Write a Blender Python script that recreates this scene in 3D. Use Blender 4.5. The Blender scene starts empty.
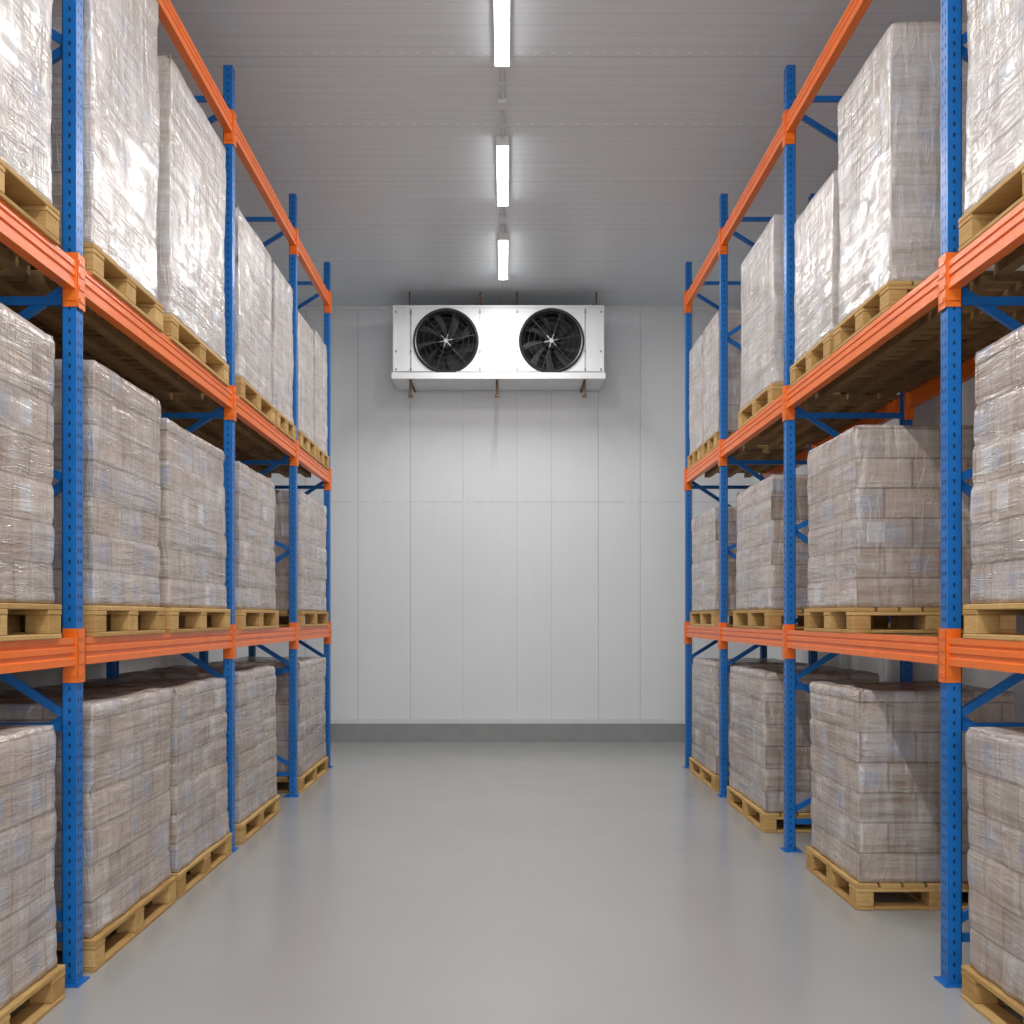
import bpy, math, random
from mathutils import Vector, noise, Matrix
random.seed(7)
scene=bpy.context.scene
try:
    scene.view_settings.view_transform='Standard'
    scene.view_settings.look='None'
    scene.view_settings.exposure=0.0
except Exception as e: print(e)

# ------------------------------------------------------------ node helpers
class NT:
    def __init__(s,name):
        s.m=bpy.data.materials.new(name); s.m.use_nodes=True
        s.t=s.m.node_tree; s.n=s.t.nodes; s.l=s.t.links
        s.b=s.n['Principled BSDF']
    def link(s,a,b): s.l.new(a,b)
    def math(s,op,a,b=None,c=None,clamp=False):
        n=s.n.new('ShaderNodeMath'); n.operation=op; n.use_clamp=clamp
        for i,v in enumerate((a,b,c)):
            if v is None: continue
            if isinstance(v,(int,float)): n.inputs[i].default_value=v
            else: s.link(v,n.inputs[i])
        return n.outputs[0]
    def mix(s,f,a,b,mode='MIX'):
        n=s.n.new('ShaderNodeMix'); n.data_type='RGBA'; n.blend_type=mode
        for i,v in ((0,f),(6,a),(7,b)):
            if isinstance(v,(int,float)): n.inputs[i].default_value=v
            elif isinstance(v,tuple): n.inputs[i].default_value=(v+(1,))[:4]
            else: s.link(v,n.inputs[i])
        return n.outputs[2]
    def noise(s,vec,scale,detail=4,rough=.55,dist=0):
        n=s.n.new('ShaderNodeTexNoise'); n.inputs['Scale'].default_value=scale
        n.inputs['Detail'].default_value=detail; n.inputs['Roughness'].default_value=rough
        n.inputs['Distortion'].default_value=dist
        if vec is not None: s.link(vec,n.inputs['Vector'])
        return n.outputs['Fac']
    def mapping(s,vec,scale=(1,1,1),rot=(0,0,0),loc=None):
        n=s.n.new('ShaderNodeMapping'); n.inputs['Scale'].default_value=scale
        n.inputs['Rotation'].default_value=rot
        s.link(vec,n.inputs['Vector'])
        if loc is not None: s.link(loc,n.inputs['Location'])
        return n.outputs[0]
    def ramp(s,f,lo,hi,a=0.,b=1.):
        n=s.n.new('ShaderNodeMapRange'); n.clamp=True
        n.inputs[1].default_value=lo;n.inputs[2].default_value=hi
        n.inputs[3].default_value=a;n.inputs[4].default_value=b
        s.link(f,n.inputs[0]); return n.outputs[0]
    def coord(s,k='Object'):
        return s.n.new('ShaderNodeTexCoord').outputs[k]
    def sep(s,v):
        n=s.n.new('ShaderNodeSeparateXYZ'); s.link(v,n.inputs[0]); return n.outputs
    def comb(s,x,y,z):
        n=s.n.new('ShaderNodeCombineXYZ')
        for i,v in enumerate((x,y,z)):
            if isinstance(v,(int,float)): n.inputs[i].default_value=v
            else: s.link(v,n.inputs[i])
        return n.outputs[0]
    def bump(s,h,strength,dist):
        n=s.n.new('ShaderNodeBump'); n.inputs['Strength'].default_value=strength
        n.inputs['Distance'].default_value=dist; s.link(h,n.inputs['Height'])
        s.link(n.outputs[0],s.b.inputs['Normal'])
    def base(s,c):
        if isinstance(c,tuple): s.b.inputs['Base Color'].default_value=(c+(1,))[:4]
        else: s.link(c,s.b.inputs['Base Color'])
    def set(s,**k):
        for a,v in k.items():
            nm={'rough':'Roughness','metal':'Metallic','spec':'Specular IOR Level','coat':'Coat Weight'}[a]
            if isinstance(v,(int,float)): s.b.inputs[nm].default_value=v
            else: s.link(v,s.b.inputs[nm])

def simple(name,col,rough=.5,metal=0,var=.06,scale=6):
    t=NT(name); n=t.noise(t.coord(),scale,3)
    f=t.ramp(n,.3,.7)
    a=tuple(max(0,c*(1-var)) for c in col); b=tuple(min(1,c*(1+var)) for c in col)
    t.base(t.mix(f,a,b)); t.set(rough=rough,metal=metal); return t.m

def emit(name,col,st):
    t=NT(name); t.base((1.,1.,1.)); t.b.inputs['Emission Color'].default_value=col+(1,)
    t.b.inputs['Emission Strength'].default_value=st; return t.m

# wrapped cartons
CW=.31; CHT=.165
def mat_load(name,film_lo,film_hi,heavy):
    t=NT(name); uv=t.coord('UV'); u,v,_=t.sep(uv)
    rnd=t.n.new('ShaderNodeObjectInfo').outputs['Random']
    roff=t.math('MULTIPLY',rnd,37.0)
    row=t.math('FLOOR',t.math('DIVIDE',v,CHT))
    fv=t.math('FRACT',t.math('DIVIDE',v,CHT))
    uu=t.math('ADD',t.math('DIVIDE',u,CW),t.math('MULTIPLY',row,.5))
    cell=t.math('FLOOR',uu); fu=t.math('FRACT',uu)
    wn=t.n.new('ShaderNodeTexWhiteNoise'); wn.noise_dimensions='3D'
    t.link(t.comb(cell,row,roff),wn.inputs['Vector']); r1=wn.outputs['Value']
    wc=t.sep(wn.outputs['Color']); r2=wc[1]
    au=t.math('ABSOLUTE',t.math('SUBTRACT',fu,.5)); av=t.math('ABSOLUTE',t.math('SUBTRACT',fv,.5))
    seam=t.math('MAXIMUM',t.math('MULTIPLY',t.ramp(au,.474,.492),.75),t.ramp(av,.455,.485))
    col=t.mix(r1,(.265,.180,.125),(.44,.325,.235))
    col=t.mix(t.math('MULTIPLY',t.math('GREATER_THAN',r2,.70),.55),col,(.31,.28,.29))
    tape=t.math('LESS_THAN',t.math('ABSOLUTE',t.math('SUBTRACT',fu,.5)),.05)
    col=t.mix(t.math('MULTIPLY',tape,.22),col,(.62,.50,.38))
    pm=t.math('MULTIPLY',t.math('LESS_THAN',t.math('ABSOLUTE',t.math('SUBTRACT',fu,.66)),.17),
              t.math('LESS_THAN',t.math('ABSOLUTE',t.math('SUBTRACT',fv,.48)),.26))
    pm=t.math('MULTIPLY',pm,t.math('GREATER_THAN',r2,.58))
    col=t.mix(t.math('MULTIPLY',pm,.5),col,(.22,.27,.42))
    lm=t.math('MULTIPLY',t.math('LESS_THAN',t.math('ABSOLUTE',t.math('SUBTRACT',fu,.34)),.16),
              t.math('LESS_THAN',t.math('ABSOLUTE',t.math('SUBTRACT',fv,.52)),.34))
    lm=t.math('MULTIPLY',lm,t.math('GREATER_THAN',r1,.90))
    # film
    off=t.comb(roff,t.math('MULTIPLY',roff,.37),0)
    uvd=t.mapping(uv,(1,1,1),(0,0,0),off)
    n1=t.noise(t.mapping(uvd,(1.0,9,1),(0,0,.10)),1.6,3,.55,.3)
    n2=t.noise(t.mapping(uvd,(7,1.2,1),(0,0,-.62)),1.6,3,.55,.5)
    n4=t.noise(uvd,2.2,2)
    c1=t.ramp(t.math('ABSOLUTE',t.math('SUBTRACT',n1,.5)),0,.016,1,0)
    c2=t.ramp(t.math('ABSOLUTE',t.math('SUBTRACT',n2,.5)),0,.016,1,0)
    n3=t.noise(t.mapping(uvd,(1.6,34,1),(0,0,-.05) if not heavy else (0,0,-.85)),1.5,3,.6,.15)
    fine=t.ramp(n3,.48,.70)
    soft=t.math('ADD',t.math('MULTIPLY',t.ramp(n1,.36,.64),.5),t.math('MULTIPLY',t.ramp(n2,.36,.64),.5))
    f=t.math('MULTIPLY',soft,t.ramp(n4,.3,.7,.55,1.15))
    f=t.math('ADD',f,t.math('MULTIPLY',fine,.34))
    f=t.math('ADD',f,t.math('MULTIPLY',t.math('ADD',c1,c2),.16))  # crease glints on the film, painted as pale lines in the colour
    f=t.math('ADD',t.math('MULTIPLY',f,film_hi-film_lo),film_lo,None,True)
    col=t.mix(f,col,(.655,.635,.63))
    sf=t.math('MULTIPLY',seam,t.math('MULTIPLY_ADD',f,-.45,.36 if heavy else .66,True))
    col=t.mix(sf,col,(.12,.09,.07))
    col=t.mix(t.math('MULTIPLY',lm,.62),col,(.66,.68,.72))
    t.base(col)
    t.set(rough=t.ramp(n4,.3,.7,.20,.32),spec=.65,coat=.2)
    t.b.inputs['Coat Roughness'].default_value=.15
    h=t.math('ADD',t.math('MULTIPLY',t.math('ADD',n1,n2),1.0),t.math('MULTIPLY',t.math('ADD',c1,c2),.10))
    h=t.math('ADD',h,t.math('MULTIPLY',n3,.14))
    t.bump(h,.5,.04)
    return t.m
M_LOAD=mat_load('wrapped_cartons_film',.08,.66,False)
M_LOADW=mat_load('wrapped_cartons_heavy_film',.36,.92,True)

def mat_wood(name,c1,c2):
    t=NT(name); o=t.coord('Object')
    at=t.n.new('ShaderNodeAttribute'); at.attribute_name='tone'
    tone=at.outputs['Fac']
    g=t.noise(t.mapping(o,(2,2,30)),3,4,.6,.6)
    g2=t.noise(o,7,2)
    f=t.math('ADD',t.math('MULTIPLY',t.ramp(g,.3,.7),.45),t.math('MULTIPLY',tone,.6),None,True)
    c=t.mix(f,c1,c2)
    c=t.mix(t.ramp(g2,.6,.8,0,.35),c,tuple(x*.55 for x in c1))
    t.base(c); t.set(rough=.75,spec=.2); t.bump(g,.25,.004); return t.m
M_WOOD=mat_wood('pallet_pine_wood',(.37,.205,.065),(.66,.44,.18))
M_SLAT=mat_wood('shelf_slat_wood',(.17,.098,.038),(.36,.225,.098))
M_BLUE=simple('blue_powder_coat',(.004,.145,.48),.36,0,.10,5)
M_CORE=simple('upright_painted_slot_shade',(.005,.03,.09),.6,0,.1,5)  # shade inside the hollow uprights, put into a dark blue colour
M_ORANGE=simple('orange_powder_coat',(.88,.18,.016),.34,0,.06,5)
M_WHITE=simple('white_sheet_metal',(.74,.75,.75),.42,0,.05,3)
M_GREYM=simple('galvanised_metal',(.36,.37,.38),.4,.6,.1,12)
M_BLACK=simple('fan_black_plastic',(.016,.016,.018),.35,0,.1,8)
M_DARK=simple('fan_dark_interior',(.02,.02,.022),.8,0,.1,8)
M_BLADE=simple('fan_blade_charcoal',(.060,.062,.068),.35,.2,.1,8)
M_RUST=simple('rusty_bracket_steel',(.17,.10,.06),.7,.3,.3,30)
M_PIPE=simple('conduit_grey_plastic',(.68,.69,.70),.5,0,.05,8)
M_LAMP=emit('lamp_diffuser',(1.,.99,.97),13.0)

def mat_wall(name,axis):
    t=NT(name); o=t.coord('Object'); x,y,z=t.sep(o)
    a=x if axis=='X' else y
    rib=t.math('FRACT',t.math('DIVIDE',a,.055))
    line=t.math('GREATER_THAN',rib,.93)
    n=t.noise(o,.9,3); n2=t.noise(t.mapping(o,(14,14,.6)),2.0,3)
    c=t.mix(t.ramp(n,.3,.7),(.72,.732,.745),(.76,.772,.785))
    c=t.mix(t.ramp(n2,.35,.75,0,.12),c,(.64,.65,.66))
    c=t.mix(t.math('MULTIPLY',line,.06),c,(.4,.41,.42))
    t.base(c); t.set(rough=.42,spec=.4)
    t.bump(t.math('SUBTRACT',n2,t.math('MULTIPLY',line,.8)),.10,.003); return t.m
M_WALL=mat_wall('insulated_panel_white','X'); M_WALLS=mat_wall('insulated_panel_white_side','Y')
M_JOINT=simple('panel_joint_sealant',(.55,.56,.57),.6,0,.05,3)
def mat_ceil():
    t=NT('ceiling_ribbed_panel'); o=t.coord('Object'); x,y,z=t.sep(o)
    f=t.math('FRACT',t.math('DIVIDE',y,.14)); line=t.math('GREATER_THAN',f,.92)
    f2=t.math('FRACT',t.math('DIVIDE',y,1.12)); seam=t.math('GREATER_THAN',f2,.99)
    n=t.noise(t.mapping(o,(.5,9,1)),2,3)
    c=t.mix(t.ramp(n,.3,.7),(.645,.685,.715),(.69,.73,.76))
    c=t.mix(t.math('MULTIPLY',line,.24),c,(.33,.34,.35))
    c=t.mix(t.math('MULTIPLY',seam,.25),c,(.25,.255,.26))
    fx=t.math('FRACT',t.math('DIVIDE',x,.12)); riv=t.math('GREATER_THAN',fx,.7)
    fr=t.math('LESS_THAN',t.math('ABSOLUTE',t.math('SUBTRACT',f2,.95)),.008)
    c=t.mix(t.math('MULTIPLY',t.math('MULTIPLY',riv,fr),.6),c,(.95,.95,.95))
    t.base(c); t.set(rough=.38,spec=.45)
    t.bump(t.math('MULTIPLY',t.math('ADD',line,seam),-1.),.25,.004); return t.m
M_CEIL=mat_ceil()
def mat_floor():
    t=NT('floor_grey_epoxy'); o=t.coord('Object')
    n=t.noise(o,.5,4,.6); n2=t.noise(o,60,2,.6); n3=t.noise(o,1.3,3)
    c=t.mix(t.ramp(n,.3,.7),(.355,.355,.345),(.385,.385,.375))
    c=t.mix(t.ramp(n2,.4,.7,0,.10),c,(.29,.29,.285))
    t.base(c); t.set(rough=t.ramp(n3,.3,.7,.20,.26),spec=.5)
    return t.m
M_FLOOR=mat_floor()
M_TRIM=simple('curb_grey_concrete',(.27,.28,.275),.6,0,.06,6)
M_TRIMT=simple('curb_top_lip',(.50,.51,.50),.5,0,.05,6)

# ------------------------------------------------------------ mesh builder
class MB:
    def __init__(s): s.v=[];s.f=[];s.m=[];s.t=[];s.tone=0.5
    def add(s,vs,fs,mi=0,tone=None):
        o=len(s.v); s.v+= [tuple(p) for p in vs]
        tn=random.random() if tone is None else tone
        for f in fs: s.f.append(tuple(i+o for i in f)); s.m.append(mi); s.t.append(tn)
    def box(s,x0,x1,y0,y1,z0,z1,mi=0):
        if x0>x1:x0,x1=x1,x0
        if y0>y1:y0,y1=y1,y0
        s.add([(x0,y0,z0),(x1,y0,z0),(x1,y1,z0),(x0,y1,z0),(x0,y0,z1),(x1,y0,z1),(x1,y1,z1),(x0,y1,z1)],
              [(0,3,2,1),(4,5,6,7),(0,1,5,4),(1,2,6,5),(2,3,7,6),(3,0,4,7)],mi)
    def bar(s,p0,p1,w,h,mi=0):
        p0=Vector(p0);p1=Vector(p1);d=(p1-p0).normalized()
        a=Vector((0,1,0)) if abs(d.y)<.9 else Vector((1,0,0))
        b=d.cross(a).normalized(); a=b.cross(d).normalized()
        vs=[]
        for p in(p0,p1):
            for i,j in((-1,-1),(1,-1),(1,1),(-1,1)): vs.append(p+a*i*w/2+b*j*h/2)
        s.add(vs,[(3,2,1,0),(4,5,6,7),(0,1,5,4),(1,2,6,5),(2,3,7,6),(3,0,4,7)],mi)
    def cyl(s,p0,p1,r,n=12,mi=0,r1=None):
        p0=Vector(p0);p1=Vector(p1);d=(p1-p0).normalized(); r1=r if r1 is None else r1
        a=Vector((0,0,1)) if abs(d.z)<.9 else Vector((1,0,0))
        b=d.cross(a).normalized(); a=b.cross(d).normalized(); vs=[]
        for p,rr in((p0,r),(p1,r1)):
            for i in range(n):
                t=2*math.pi*i/n; vs.append(p+a*math.cos(t)*rr+b*math.sin(t)*rr)
        fs=[(i,(i+1)%n,n+(i+1)%n,n+i) for i in range(n)]+[tuple(range(n))[::-1],tuple(range(n,2*n))]
        s.add(vs,fs,mi)
    def torus(s,c,R,r,n=36,k=8,mi=0):  # axis Y
        vs=[];fs=[]
        for i in range(n):
            t=2*math.pi*i/n
            for j in range(k):
                q=2*math.pi*j/k; rr=R+r*math.cos(q)
                vs.append((c[0]+rr*math.cos(t),c[1]+r*math.sin(q),c[2]+rr*math.sin(t)))
        for i in range(n):
            for j in range(k):
                fs.append((i*k+j,((i+1)%n)*k+j,((i+1)%n)*k+(j+1)%k,i*k+(j+1)%k))
        s.add(vs,fs,mi)
    def extr(s,prof,y0,y1,mi=0): # profile in xz, extruded along y
        n=len(prof); vs=[(x,y0,z) for x,z in prof]+[(x,y1,z) for x,z in prof]
        s.add(vs,[(i,(i+1)%n,n+(i+1)%n,n+i) for i in range(n)]+[tuple(range(n))[::-1],tuple(range(n,2*n))],mi)
    def slotted(s,o,u,w,H,cols,pitch,sh,mi=0):
        us=[0]
        for a,b in cols: us+=[a,b]
        us.append(w); nU=len(us); zs=[0]; k=0; hole=[]
        z=pitch*.5
        while z+sh<H-.01:
            zs+=[z,z+sh]; z+=pitch
        zs.append(H)
        vs=[(o[0]+u[0]*a,o[1]+u[1]*a,o[2]+zz) for zz in zs for a in us]
        fs=[]
        for j in range(len(zs)-1):
            for i in range(nU-1):
                if j%2==1 and i%2==1: continue
                fs.append((j*nU+i,j*nU+i+1,(j+1)*nU+i+1,(j+1)*nU+i))
        s.add(vs,fs,mi)
    def obj(s,name,mats,parent=None,bevel=0,smooth=False,loc=(0,0,0),recalc=False):
        me=bpy.data.meshes.new(name); me.from_pydata(s.v,[],s.f)
        for m in mats: me.materials.append(m)
        me.polygons.foreach_set('material_index',s.m)
        at=me.attributes.new('tone','FLOAT','FACE'); at.data.foreach_set('value',s.t)
        if smooth: me.polygons.foreach_set('use_smooth',[True]*len(s.f))
        me.update()
        if recalc:
            import bmesh
            bm=bmesh.new(); bm.from_mesh(me); bmesh.ops.recalc_face_normals(bm,faces=bm.faces); bm.to_mesh(me); bm.free()
        ob=bpy.data.objects.new(name,me); scene.collection.objects.link(ob); ob.location=loc
        if parent: ob.parent=parent
        if bevel:
            b=ob.modifiers.new('bevel','BEVEL'); b.width=bevel; b.segments=1; b.limit_method='ANGLE'
        return ob
def empty(name,loc=(0,0,0)):
    e=bpy.data.objects.new(name,None); scene.collection.objects.link(e); e.location=loc; e.empty_display_size=.2; return e

# ------------------------------------------------------------ room
WX=3.2; WY=14.16; Y0=-5.0; CH=5.59
b=MB(); b.box(-WX-.15,WX+.15,Y0,WY+.15,-.12,0); b.obj('floor',[M_FLOOR])
b=MB(); b.box(-WX-.15,WX+.15,Y0,WY+.15,CH,CH+.12); b.obj('ceiling',[M_CEIL])
def panels(cuts,gaps,fn):
    for i in range(len(cuts)-1):
        fn(cuts[i]+gaps[i]/2,cuts[i+1]-gaps[i+1]/2)
b=MB()
cuts=[-WX-.15,-2.57,-1.894,-1.216,-.538,.154,.60,1.203,1.741,2.42,WX+.15]
gaps=[0,.010,.010,.010,.003,.003,.004,.010,.010,.010,0]
panels(cuts,gaps,lambda a,c:b.box(a,c,WY,WY+.1,0,3.077))
panels(cuts,gaps,lambda a,c:b.box(a,c,WY,WY+.1,3.083,CH))
b.box(-WX-.15,WX+.15,WY+.004,WY+.15,0,CH,1)
b.obj('wall_back',[M_WALL,M_JOINT],bevel=.0015)
for nm,sg in(('left',-1),('right',1)):
    b=MB(); ys=[Y0+ i*1.1 for i in range(18)]; ys=[y for y in ys if y<WY]+[WY]
    panels(ys,[.008]*len(ys),lambda a,c:b.box(sg*WX,sg*(WX+.1),a,c,0,CH))
    b.box(sg*(WX+.004),sg*(WX+.15),Y0,WY,0,CH,1)
    b.obj('wall_'+nm,[M_WALLS,M_JOINT],bevel=.002)
    b=MB(); b.extr([(sg*WX,0),(sg*(WX-.08),0),(sg*(WX-.08),.21),(sg*WX,.26)],Y0,WY-.08); b.obj('baseboard_'+nm,[M_TRIM],recalc=True)
b=MB()
b.box(-WX,WX,WY-.08,WY,0,.235,0)
b.add([(-WX,WY-.085,.235),(WX,WY-.085,.235),(WX,WY,.285),(-WX,WY,.285),(-WX,WY,.235),(WX,WY,.235)],[(0,1,2,3),(0,4,5,1),(0,3,4),(1,5,2),(2,5,4,3)],1)
b.obj('baseboard_back',[M_TRIM,M_TRIMT])
b=MB()
for i in range(40):
    x=-1.95+i*.1
    if i%3!=1: b.box(x,x+.06,WY-.002,WY,3.075,3.085)
b.obj('trim_1',[M_WHITE])
b=MB(); b.box(-WX,WX,WY-.03,WY,CH-.04,CH); b.obj('trim_2',[M_WHITE])

# ------------------------------------------------------------ racks
FR=[2.10,4.81,7.54,9.82,11.70]
LV=[1.45,3.08,4.96]; BH=.06; PH=5.36
def rack(sx,xf):
    root=empty('pallet_rack',(xf,FR[0],0))
    off=Vector((xf,FR[0],0))
    def P(mb,name,mats,**k):
        mb.v=[tuple(Vector(v)-off) for v in mb.v]
        o=mb.obj(name,mats,parent=root,**k); return o
    xr=xf+sx*.86
    up=MB()
    for y in FR:
        for x,d in((xf,sx),(xr,-sx)):
            w=.076;fd=.062
            up.slotted((x,y-w/2,0.006),(0,1,0),w,PH,[(.018,.027),(.049,.058)],.05,.018)
            up.slotted((x,y-w/2,0.006),(d,0,0),fd,PH,[(.024,.034)],.05,.018)
            up.slotted((x,y+w/2,0.006),(d,0,0),fd,PH,[(.024,.034)],.05,.018)
            up.box(x+d*fd,x+d*(fd-.003),y-w/2,y-w/2+.018,.006,PH)
            up.box(x+d*fd,x+d*(fd-.003),y+w/2-.018,y+w/2,.006,PH)
            up.box(x+d*.004,x+d*(fd-.004),y-w/2+.004,y+w/2-.004,.008,PH-.01,1)  # added solid filler, painted dark so the slots look shaded
            up.box(x-d*.02,x+d*.10,y-.065,y+.065,0,.008)
            up.cyl((x-d*.008,y-.055,.008),(x-d*.008,y-.055,.025),.008,6)
        fn=[.28,1.17,2.2,3.05,4.1,5.08]; rn=[.70,1.65,2.55,3.6,4.6]
        xa=xf+sx*.05; xb=xr-sx*.05
        for i in range(5):
            up.bar((xa,y-.012,fn[i]),(xb,y-.012,rn[i]),.025,.036)
            up.bar((xb,y+.014,rn[i]),(xa,y+.014,fn[i+1]),.025,.036)
        for z in(.2,1.12,2.98,5.15): up.bar((xa,y,z),(xb,y,z),.025,.036)
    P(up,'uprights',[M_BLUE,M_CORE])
    be=MB()
    for i in range(4):
        ya=FR[i]+.040; yb=FR[i+1]-.040
        for z in LV:
            for x,d in((xf,sx),(xr,-sx)):
                f=x-d*.002; k=x+d*.048
                pr=[(f,z-BH),(f,z-.030),(f+d*.007,z-.026),(f+d*.007,z-.008),(f,z-.004),(f,z+.018),(f+d*.006,z+.022),(f+d*.006,z+.030),(f,z+.034),(f,z+BH),(k,z+BH),(k,z-BH)]
                be.extr(pr,ya,yb)
                for yy,sg in((ya,1),(yb,-1)):
                    be.box(f-d*.004,k,yy,yy+sg*.012,z-.11,z+.075)
    for y in FR:
        for z in LV:
            for x,d in((xf,sx),(xr,-sx)):
                z0=z-.135;z1=z+.10
                be.box(x-d*.009,x-d*.002,y-.045,y+.045,z0,z1)
                for s2 in(-1,1):
                    be.box(x-d*.009,x+d*.056,y+s2*.039,y+s2*.046,z0,z1)
                    for q in range(4):
                        zz=z0+.025+q*.055
                        be.box(x+d*.014,x+d*.04,y+s2*.046,y+s2*.051,zz,zz+.020)
                for q in range(4):
                    zz=z0+.025+q*.055
                    be.box(x-d*.013,x-d*.009,y-.026,y+.026,zz,zz+.018)
    P(be,'beams',[M_ORANGE],recalc=True)
    sl=MB()
    for i in range(4):
        for li,z in enumerate(LV[:2]):
            y=FR[i]+.07
            while y<FR[i+1]-.14:
                wd=random.uniform(.075,.095); t=random.uniform(-.004,0)
                sl.box(xf+sx*.05,xr-sx*.05,y,y+wd,z+BH-.022+t,z+BH-.001+t)
                y+=wd+random.uniform(.025,.04)
            for xx in(.22,.43,.64):
                sl.box(xf+sx*(xx-.03),xf+sx*(xx+.03),FR[i]+.06,FR[i+1]-.06,z+BH-.065,z+BH-.026)
    P(sl,'shelf_slats',[M_SLAT])
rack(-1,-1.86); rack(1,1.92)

# ------------------------------------------------------------ pallets + loads
def pallet_mesh(wx,wy):
    m=MB(); X=wx/2;Y=wy/2
    for x in(-X+.05,0,X-.05): m.box(x-.05,x+.05,-Y,Y,0,.020)
    for y in(-Y+.05,Y-.05):
        m.box(-X+.102,-.052,y-.048,y+.048,.001,.019); m.box(.052,X-.102,y-.048,y+.048,.001,.019)
    for x in(-X+.05,0,X-.05):
        for y in(-Y+.065,0,Y-.065):
            m.box(x-.048,x+.048,y-.064,y+.064,.0205,.098)
    for y in(-Y+.065,0,Y-.065): m.box(-X,X,y-.065,y+.065,.0985,.119)
    n=7; 
    for i in range(n):
        w=wx/n; a=-X+i*w
        m.box(a+.008 if i else a,a+w-.008 if i<n-1 else a+w,-Y,Y,.1195,.142)
    return m

def load_mesh(name,wx,wy,h,seed,mat,heavy):
    r=.020; st=.030
    per=[]; X=wx/2;Y=wy/2
    def seg(p,q,nx,ny):
        L=math.hypot(q[0]-p[0],q[1]-p[1]); n=max(2,int(L/st))
        for i in range(n):
            t=i/n; per.append((p[0]+(q[0]-p[0])*t,p[1]+(q[1]-p[1])*t,nx,ny))
    def arc(cx,cy,a0):
        for i in range(3):
            a=a0+math.pi/2*i/3; per.append((cx+r*math.cos(a),cy+r*math.sin(a),math.cos(a),math.sin(a)))
    seg((-X+r,-Y),(X-r,-Y),0,-1); arc(X-r,-Y+r,-math.pi/2)
    seg((X,-Y+r),(X,Y-r),1,0); arc(X-r,Y-r,0)
    seg((X-r,Y),(-X+r,Y),0,1); arc(-X+r,Y-r,math.pi/2)
    seg((-X,Y-r),(-X,-Y+r),-1,0); arc(-X+r,-Y+r,math.pi)
    us=[0]
    for i in range(len(per)):
        p=per[i];q=per[(i+1)%len(per)]; us.append(us[-1]+math.hypot(q[0]-p[0],q[1]-p[1]))
    N=len(per); nv=int(h/.0275)
    hs=lambda a,b:(math.sin(a*127.1+b*311.7+seed*17.3)*43758.5453)%1
    V=[];F=[];UV=[]
    lean=(random.uniform(-.012,.012),random.uniform(-.012,.012))
    cs=.4 if heavy else .85
    for j in range(nv+1):
        v=h*j/nv; row=math.floor(v/CHT); fv=(v/CHT)%1
        g=math.exp(-((min(fv,1-fv)*CHT)/.015)**2)
        for i,(x,y,nx,ny) in enumerate(per):
            u=us[i]; uu=u/CW+row*.5; c=math.floor(uu); fu=uu%1
            gu=math.exp(-((min(fu,1-fu)*CW)/.018)**2)
            P=Vector((x*2.0+seed*3.1,y*2.0,v*1.6+seed))
            d=.011*noise.noise(P)+.005*noise.noise(P*3.1)
            d+=((hs(c,row)-.5)*.006+(hs(row,3)-.5)*.010-.008*g-.003*gu)*cs
            d-=.012+.012*max(0,(v-(h-.03))/.03)**2
            if v<.06: d+=.008*(1-v/.06)+.008*noise.noise(Vector((u*9,seed,v*10)))
            k=v/h
            V.append((x+nx*d+lean[0]*k,y+ny*d+lean[1]*k,v+(.006*noise.noise(Vector((u*3,seed,9))) if j==nv else 0)))
    for j in range(nv):
        for i in range(N):
            k=(i+1)%N
            F.append((j*N+i,j*N+k,(j+1)*N+k,(j+1)*N+i))
            UV+= [(us[i],h*j/nv),(us[i+1],h*j/nv),(us[i+1],h*(j+1)/nv),(us[i],h*(j+1)/nv)]
    base=nv*N; prev=base; R=10
    for k in range(1,R+1):
        s=1-k/R; o=len(V)
        if k<R:
            for i in range(N):
                x,y,_=V[base+i]
                zz=h+.006+.010*noise.noise(Vector((x*s*4+seed,y*s*4,seed)))
                V.append((x*s,y*s,zz))
            for i in range(N):
                q=(i+1)%N; f=(prev+i,prev+q,o+q,o+i); F.append(f)
                UV+=[(V[t][0]+.07,V[t][1]+.04) for t in f]
            prev=o
        else:
            V.append((0,0,h+.006)); 
            for i in range(N):
                f=(prev+i,prev+(i+1)%N,o); F.append(f); UV+=[(V[t][0]+.07,V[t][1]+.04) for t in f]
    F.append(tuple(range(N))[::-1]); UV+=[(0,0)]*N
    me=bpy.data.meshes.new(name); me.from_pydata(V,[],F); me.materials.append(mat)
    ul=me.uv_layers.new(name='UVMap'); ul.data.foreach_set('uv',[c for p in UV for c in p])
    me.polygons.foreach_set('use_smooth',[True]*len(F)); me.update()
    return me
LB=[0.0,LV[0]+BH,LV[1]+BH]
DEP=.90
seed=[1]
def load(side,lev,y0,y1,top,dep=DEP,out=0.0):
    seed[0]+=1
    xa=(-1.845 if side<0 else 1.915)
    cx=xa+side*dep/2; cy=(y0+y1)/2; wy=y1-y0; z=LB[lev]
    e=empty('wrapped_pallet_load',(cx,cy,z))
    pallet_mesh(dep,wy).obj('wooden_pallet',[M_WOOD],parent=e,bevel=.003)
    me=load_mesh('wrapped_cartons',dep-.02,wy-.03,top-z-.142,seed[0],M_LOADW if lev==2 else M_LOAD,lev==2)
    o=bpy.data.objects.new('wrapped_cartons',me); scene.collection.objects.link(o); o.parent=e; o.location=(0,0,.1425)
L=-1;Rr=1
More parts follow.
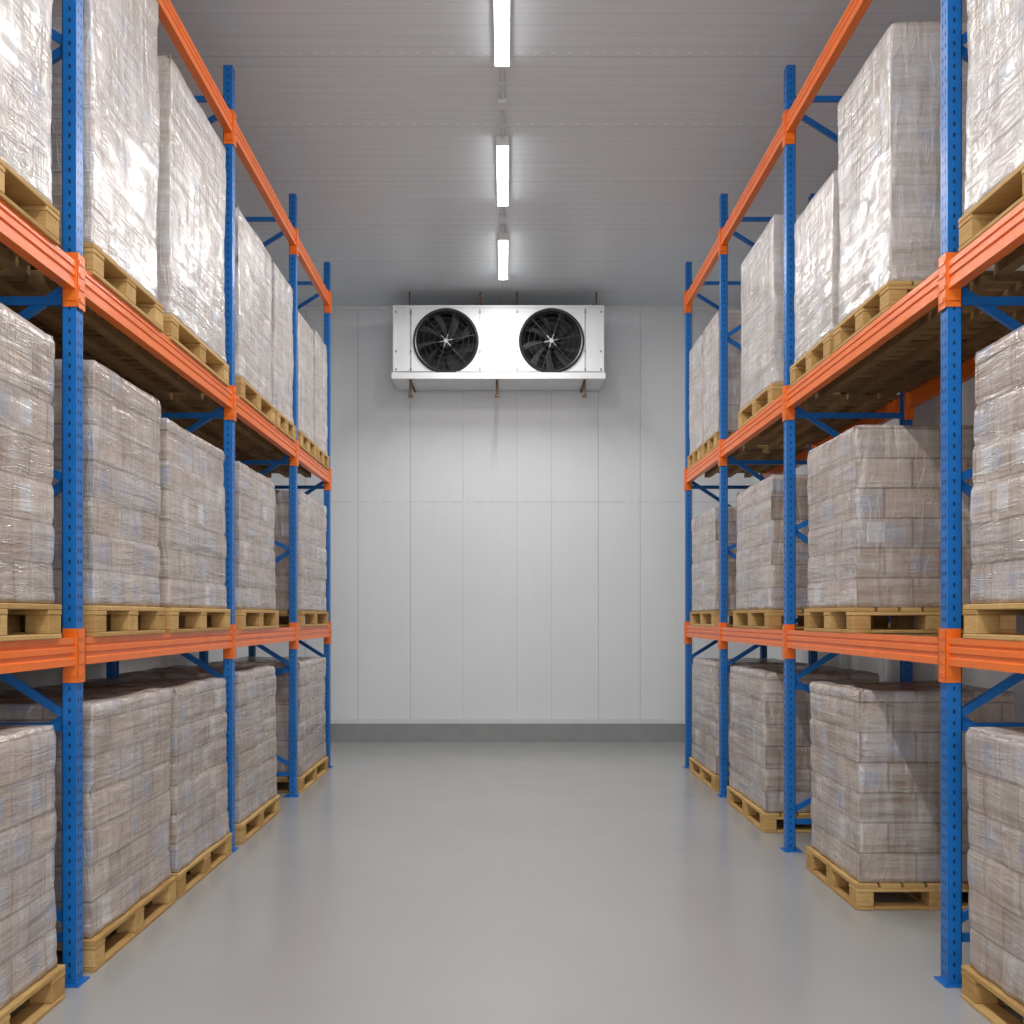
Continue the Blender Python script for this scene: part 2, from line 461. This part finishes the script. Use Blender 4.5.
for a in [(0,2.25,3.38,1.17),(0,3.46,4.62,1.15),(0,4.95,6.18,1.20),(0,6.24,7.44,1.19),(0,7.72,9.02,1.20),(0,10.0,11.50,1.18),
          (1,2.25,3.38,2.74),(1,3.46,4.58,2.76),(1,4.97,5.98,2.77),(1,6.10,7.40,2.71),(1,7.72,8.98,2.70),(1,10.0,11.52,2.76),
          (2,2.25,3.36,4.95),(2,3.44,4.56,5.0),(2,4.94,5.95,4.98),(2,6.10,7.36,4.74),(2,7.70,8.84,4.50),(2,8.92,9.72,4.50),(2,9.95,10.78,4.40),(2,10.84,11.58,4.45)]:
    load(L,*a)
for a in [(0,2.25,3.30,1.17),(0,3.38,4.62,1.14),(0,6.0,7.0,1.19),(0,8.15,9.50,1.18),(0,10.1,11.45,1.17),
          (1,2.25,3.30,2.66),(1,3.38,4.60,2.70),(1,6.05,7.05,2.66),(1,8.0,9.25,2.64),(1,10.1,11.40,2.62),
          (2,2.25,3.30,4.95),(2,3.38,4.65,5.0),(2,5.50,6.42,4.60),(2,6.50,7.40,4.26),(2,7.90,9.05,4.50),(2,9.98,10.76,4.40),(2,10.84,11.56,4.4)]:
    load(Rr,*a)

# ------------------------------------------------------------ ceiling lights
LX=-.02
for yc in (-3.4,-.8,1.85,4.5,7.15,9.81,12.1):
    hl=.67
    e=empty('ceiling_tube_light',(LX,yc,CH))
    m=MB(); m.box(-.054,.054,-hl,hl,-.045,0); m.box(-.056,.056,-hl-.022,-hl,-.078,0); m.box(-.056,.056,hl,hl+.022,-.078,0)
    m.obj('housing',[M_WHITE],parent=e,bevel=.004)
    m=MB(); 
    pr=[(-.05,-.045)]+[(-.05*math.cos(math.pi*i/8),-.045-.03*math.sin(math.pi*i/8)) for i in range(1,8)]+[(.05,-.045)]
    m.extr(pr,-hl,hl); m.obj('diffuser',[M_LAMP],parent=e,recalc=True)
    ld=bpy.data.lights.new('tube','AREA'); ld.shape='RECTANGLE'; ld.size=.09; ld.size_y=hl*1.96; ld.energy=56; ld.color=(1,.99,.975)
    lo=bpy.data.objects.new('tube_lamp',ld); scene.collection.objects.link(lo); lo.parent=e; lo.location=(0,0,-.078)
m=MB(); m.cyl((LX,Y0+.2,CH-.012),(LX,WY-.05,CH-.012),.012,8)
for y in (5.85,8.50,10.95): m.box(LX-.035,LX+.035,y-.06,y+.06,CH-.045,CH-.001)
for y in (3.3,6.2,8.2,8.9,11.2): m.box(LX-.022,LX+.022,y-.01,y+.01,CH-.028,CH-.001)
m.obj('ceiling_conduit',[M_PIPE],bevel=.002)

# ------------------------------------------------------------ evaporator unit
FY=13.42
ux=(393-505)*FY/1100; ux1=(604-505)*FY/1100
zt=5.40; zb=4.54
e=empty('evaporator_cooling_unit',(0,0,0))
m=MB()
fz=1.6+(617-341)*FY/1100
fc=[(446-505)*FY/1100,(551.5-505)*FY/1100]; fr=.375
sq=.425
xs=[ux,fc[0]-sq,fc[0]+sq,fc[1]-sq,fc[1]+sq,ux1]
def quad(x0,x1,z0,z1): m.add([(x0,FY,z0),(x1,FY,z0),(x1,FY,z1),(x0,FY,z1)],[(0,1,2,3)])
for i in(0,2,4): quad(xs[i],xs[i+1],zb,zt)
for c in fc:
    zl=max(zb,fz-sq); zh=min(zt,fz+sq)
    quad(c-sq,c+sq,zb,zl) if zl>zb else None
    quad(c-sq,c+sq,zh,zt) if zh<zt else None
    n=48; vs=[]
    for i in range(n):
        t=2*math.pi*i/n; cs,sn=math.cos(t),math.sin(t); vs.append((c+fr*cs,FY,fz+fr*sn))
    for i in range(n):
        t=2*math.pi*i/n; cs,sn=math.cos(t),math.sin(t); k=1/max(abs(cs),abs(sn))
        x=c+sq*cs*k; z=fz+sq*sn*k; vs.append((x,FY,min(zh,max(zl,z))))
    m.add(vs,[(i,(i+1)%n,n+(i+1)%n,n+i) for i in range(n)])
m.box(ux,ux1,FY,WY-.02,zt-.02,zt); m.box(ux,ux1,FY,WY-.02,zb,zb+.02)
m.box(ux,ux+.02,FY,WY-.02,zb+.02,zt-.02); m.box(ux1-.02,ux1,FY,WY-.02,zb+.02,zt-.02)
for px in (411,480,517,585):
    x=(px-505)*FY/1100; m.box(x-.006,x+.006,FY-.006,FY,zb,zt,1)
for x in (ux,ux1-.03): m.box(x,x+.03,FY-.010,FY,zb,zt)
m.box(ux,ux1,FY-.012,FY,zt-.03,zt); m.box(ux,ux1,FY-.014,FY,zb+.05,zb+.056,1)
m.box(ux-.01,ux1+.01,FY-.03,WY-.03,zb-.03,zb-.001)
m.box(ux-.015,ux1+.015,FY-.04,FY-.028,zb-.04,zb+.035)
for i in range(9):
    x=ux+.14+i*(ux1-ux-.28)/8; m.box(x-.008,x+.008,FY+.03,WY-.06,zb-.038,zb-.03)
m.obj('casing',[M_WHITE,M_GREYM],parent=e,recalc=False)
for c in fc:
    m=MB()
    m.torus((c,FY-.005,fz),fr+.004,.022,48,8,0)
    n=48; vs=[]
    for yy in(FY,FY+.26):
        for i in range(n):
            t=2*math.pi*i/n; vs.append((c+fr*math.cos(t),yy,fz+fr*math.sin(t)))
    m.add(vs,[(i,n+i,n+(i+1)%n,(i+1)%n) for i in range(n)]+[tuple(range(n,2*n))],1)
    m.cyl((c,FY+.05,fz),(c,FY+.18,fz),.085,24,0); m.cyl((c,FY+.02,fz),(c,FY+.05,fz),.05,24,0,.085)
    m.cyl((c,FY+.012,fz),(c,FY+.02,fz),.022,12,3)
    for k in range(9):
        t0=2*math.pi*k/9+.25; vs=[];nr=6
        for i in range(nr):
            q=i/(nr-1); r=.08+(fr-.10)*q; half=.16+.02*q; sk=.28*q
            for s_,dy in((-1,.11),(0,.085),(1,.035)):
                t=t0+sk+s_*half*(1-.25*q)
                vs.append((c+r*math.cos(t),FY+dy,fz+r*math.sin(t)))
        fs=[(i*3+j,i*3+j+1,(i+1)*3+j+1,(i+1)*3+j) for i in range(nr-1) for j in(0,1)]
        m.add(vs,fs,2)
    for R in(.07,.14,.21,.28,.34): m.torus((c,FY-.012,fz),R,.0028,40,4,2)
    for k in range(6):
        t=2*math.pi*k/6+.2
        m.cyl((c+.05*math.cos(t),FY-.014,fz+.05*math.sin(t)),(c+fr*math.cos(t),FY-.014,fz+fr*math.sin(t)),.0035,6,2)
        m.cyl((c+.02*math.cos(t),FY-.021,fz+.02*math.sin(t)),(c+.085*math.cos(t),FY-.018,fz+.085*math.sin(t)),.006,6,3)
    m.cyl((c,FY-.02,fz),(c,FY-.008,fz),.026,16,3)
    m.obj('axial_fan',[M_BLACK,M_DARK,M_BLADE,M_GREYM],parent=e,smooth=False)
m=MB()
for px in(409,480,517,597):
    x=(px-505)*FY/1100
    for y in(FY+.08,WY-.15): m.cyl((x,y,zt),(x,y,CH),.009,8)
    m.box(x-.03,x+.03,FY+.04,FY+.12,zt,zt+.012)
for px in(410,497,585):
    x=(px-505)*FY/1100
    m.box(x-.012,x+.012,FY+.05,WY-.02,zb-.055,zb-.031)
    m.cyl((x,FY+.10,zb-.24),(x,FY+.10,zb-.03),.016,8); m.cyl((x-.028,FY+.10,zb-.225),(x+.028,FY+.10,zb-.225),.018,8)
for px in(396,411,480,517,585,601):
    x=(px-505)*FY/1100
    for z in(zb+.08,zb+.30,zt-.08): m.box(x-.007,x+.007,FY-.014,FY-.006,z-.012,z+.012)
m.obj('brackets',[M_RUST],parent=e)

# ------------------------------------------------------------ world + camera
w=bpy.data.worlds.new('World'); scene.world=w; w.use_nodes=True
w.node_tree.nodes['Background'].inputs[0].default_value=(.96,.975,1,1)
w.node_tree.nodes['Background'].inputs[1].default_value=3.15  # added white fill light, enters through the open end behind the camera
cam=bpy.data.cameras.new('camera'); co=bpy.data.objects.new('camera',cam); scene.collection.objects.link(co)
co.location=(0,0,1.6); co.rotation_euler=(math.pi/2,0,0)
cam.sensor_width=36; cam.lens=36*1100/1024; cam.shift_x=7/1024; cam.shift_y=105/1024
cam.clip_start=.05; cam.clip_end=100
scene.camera=co
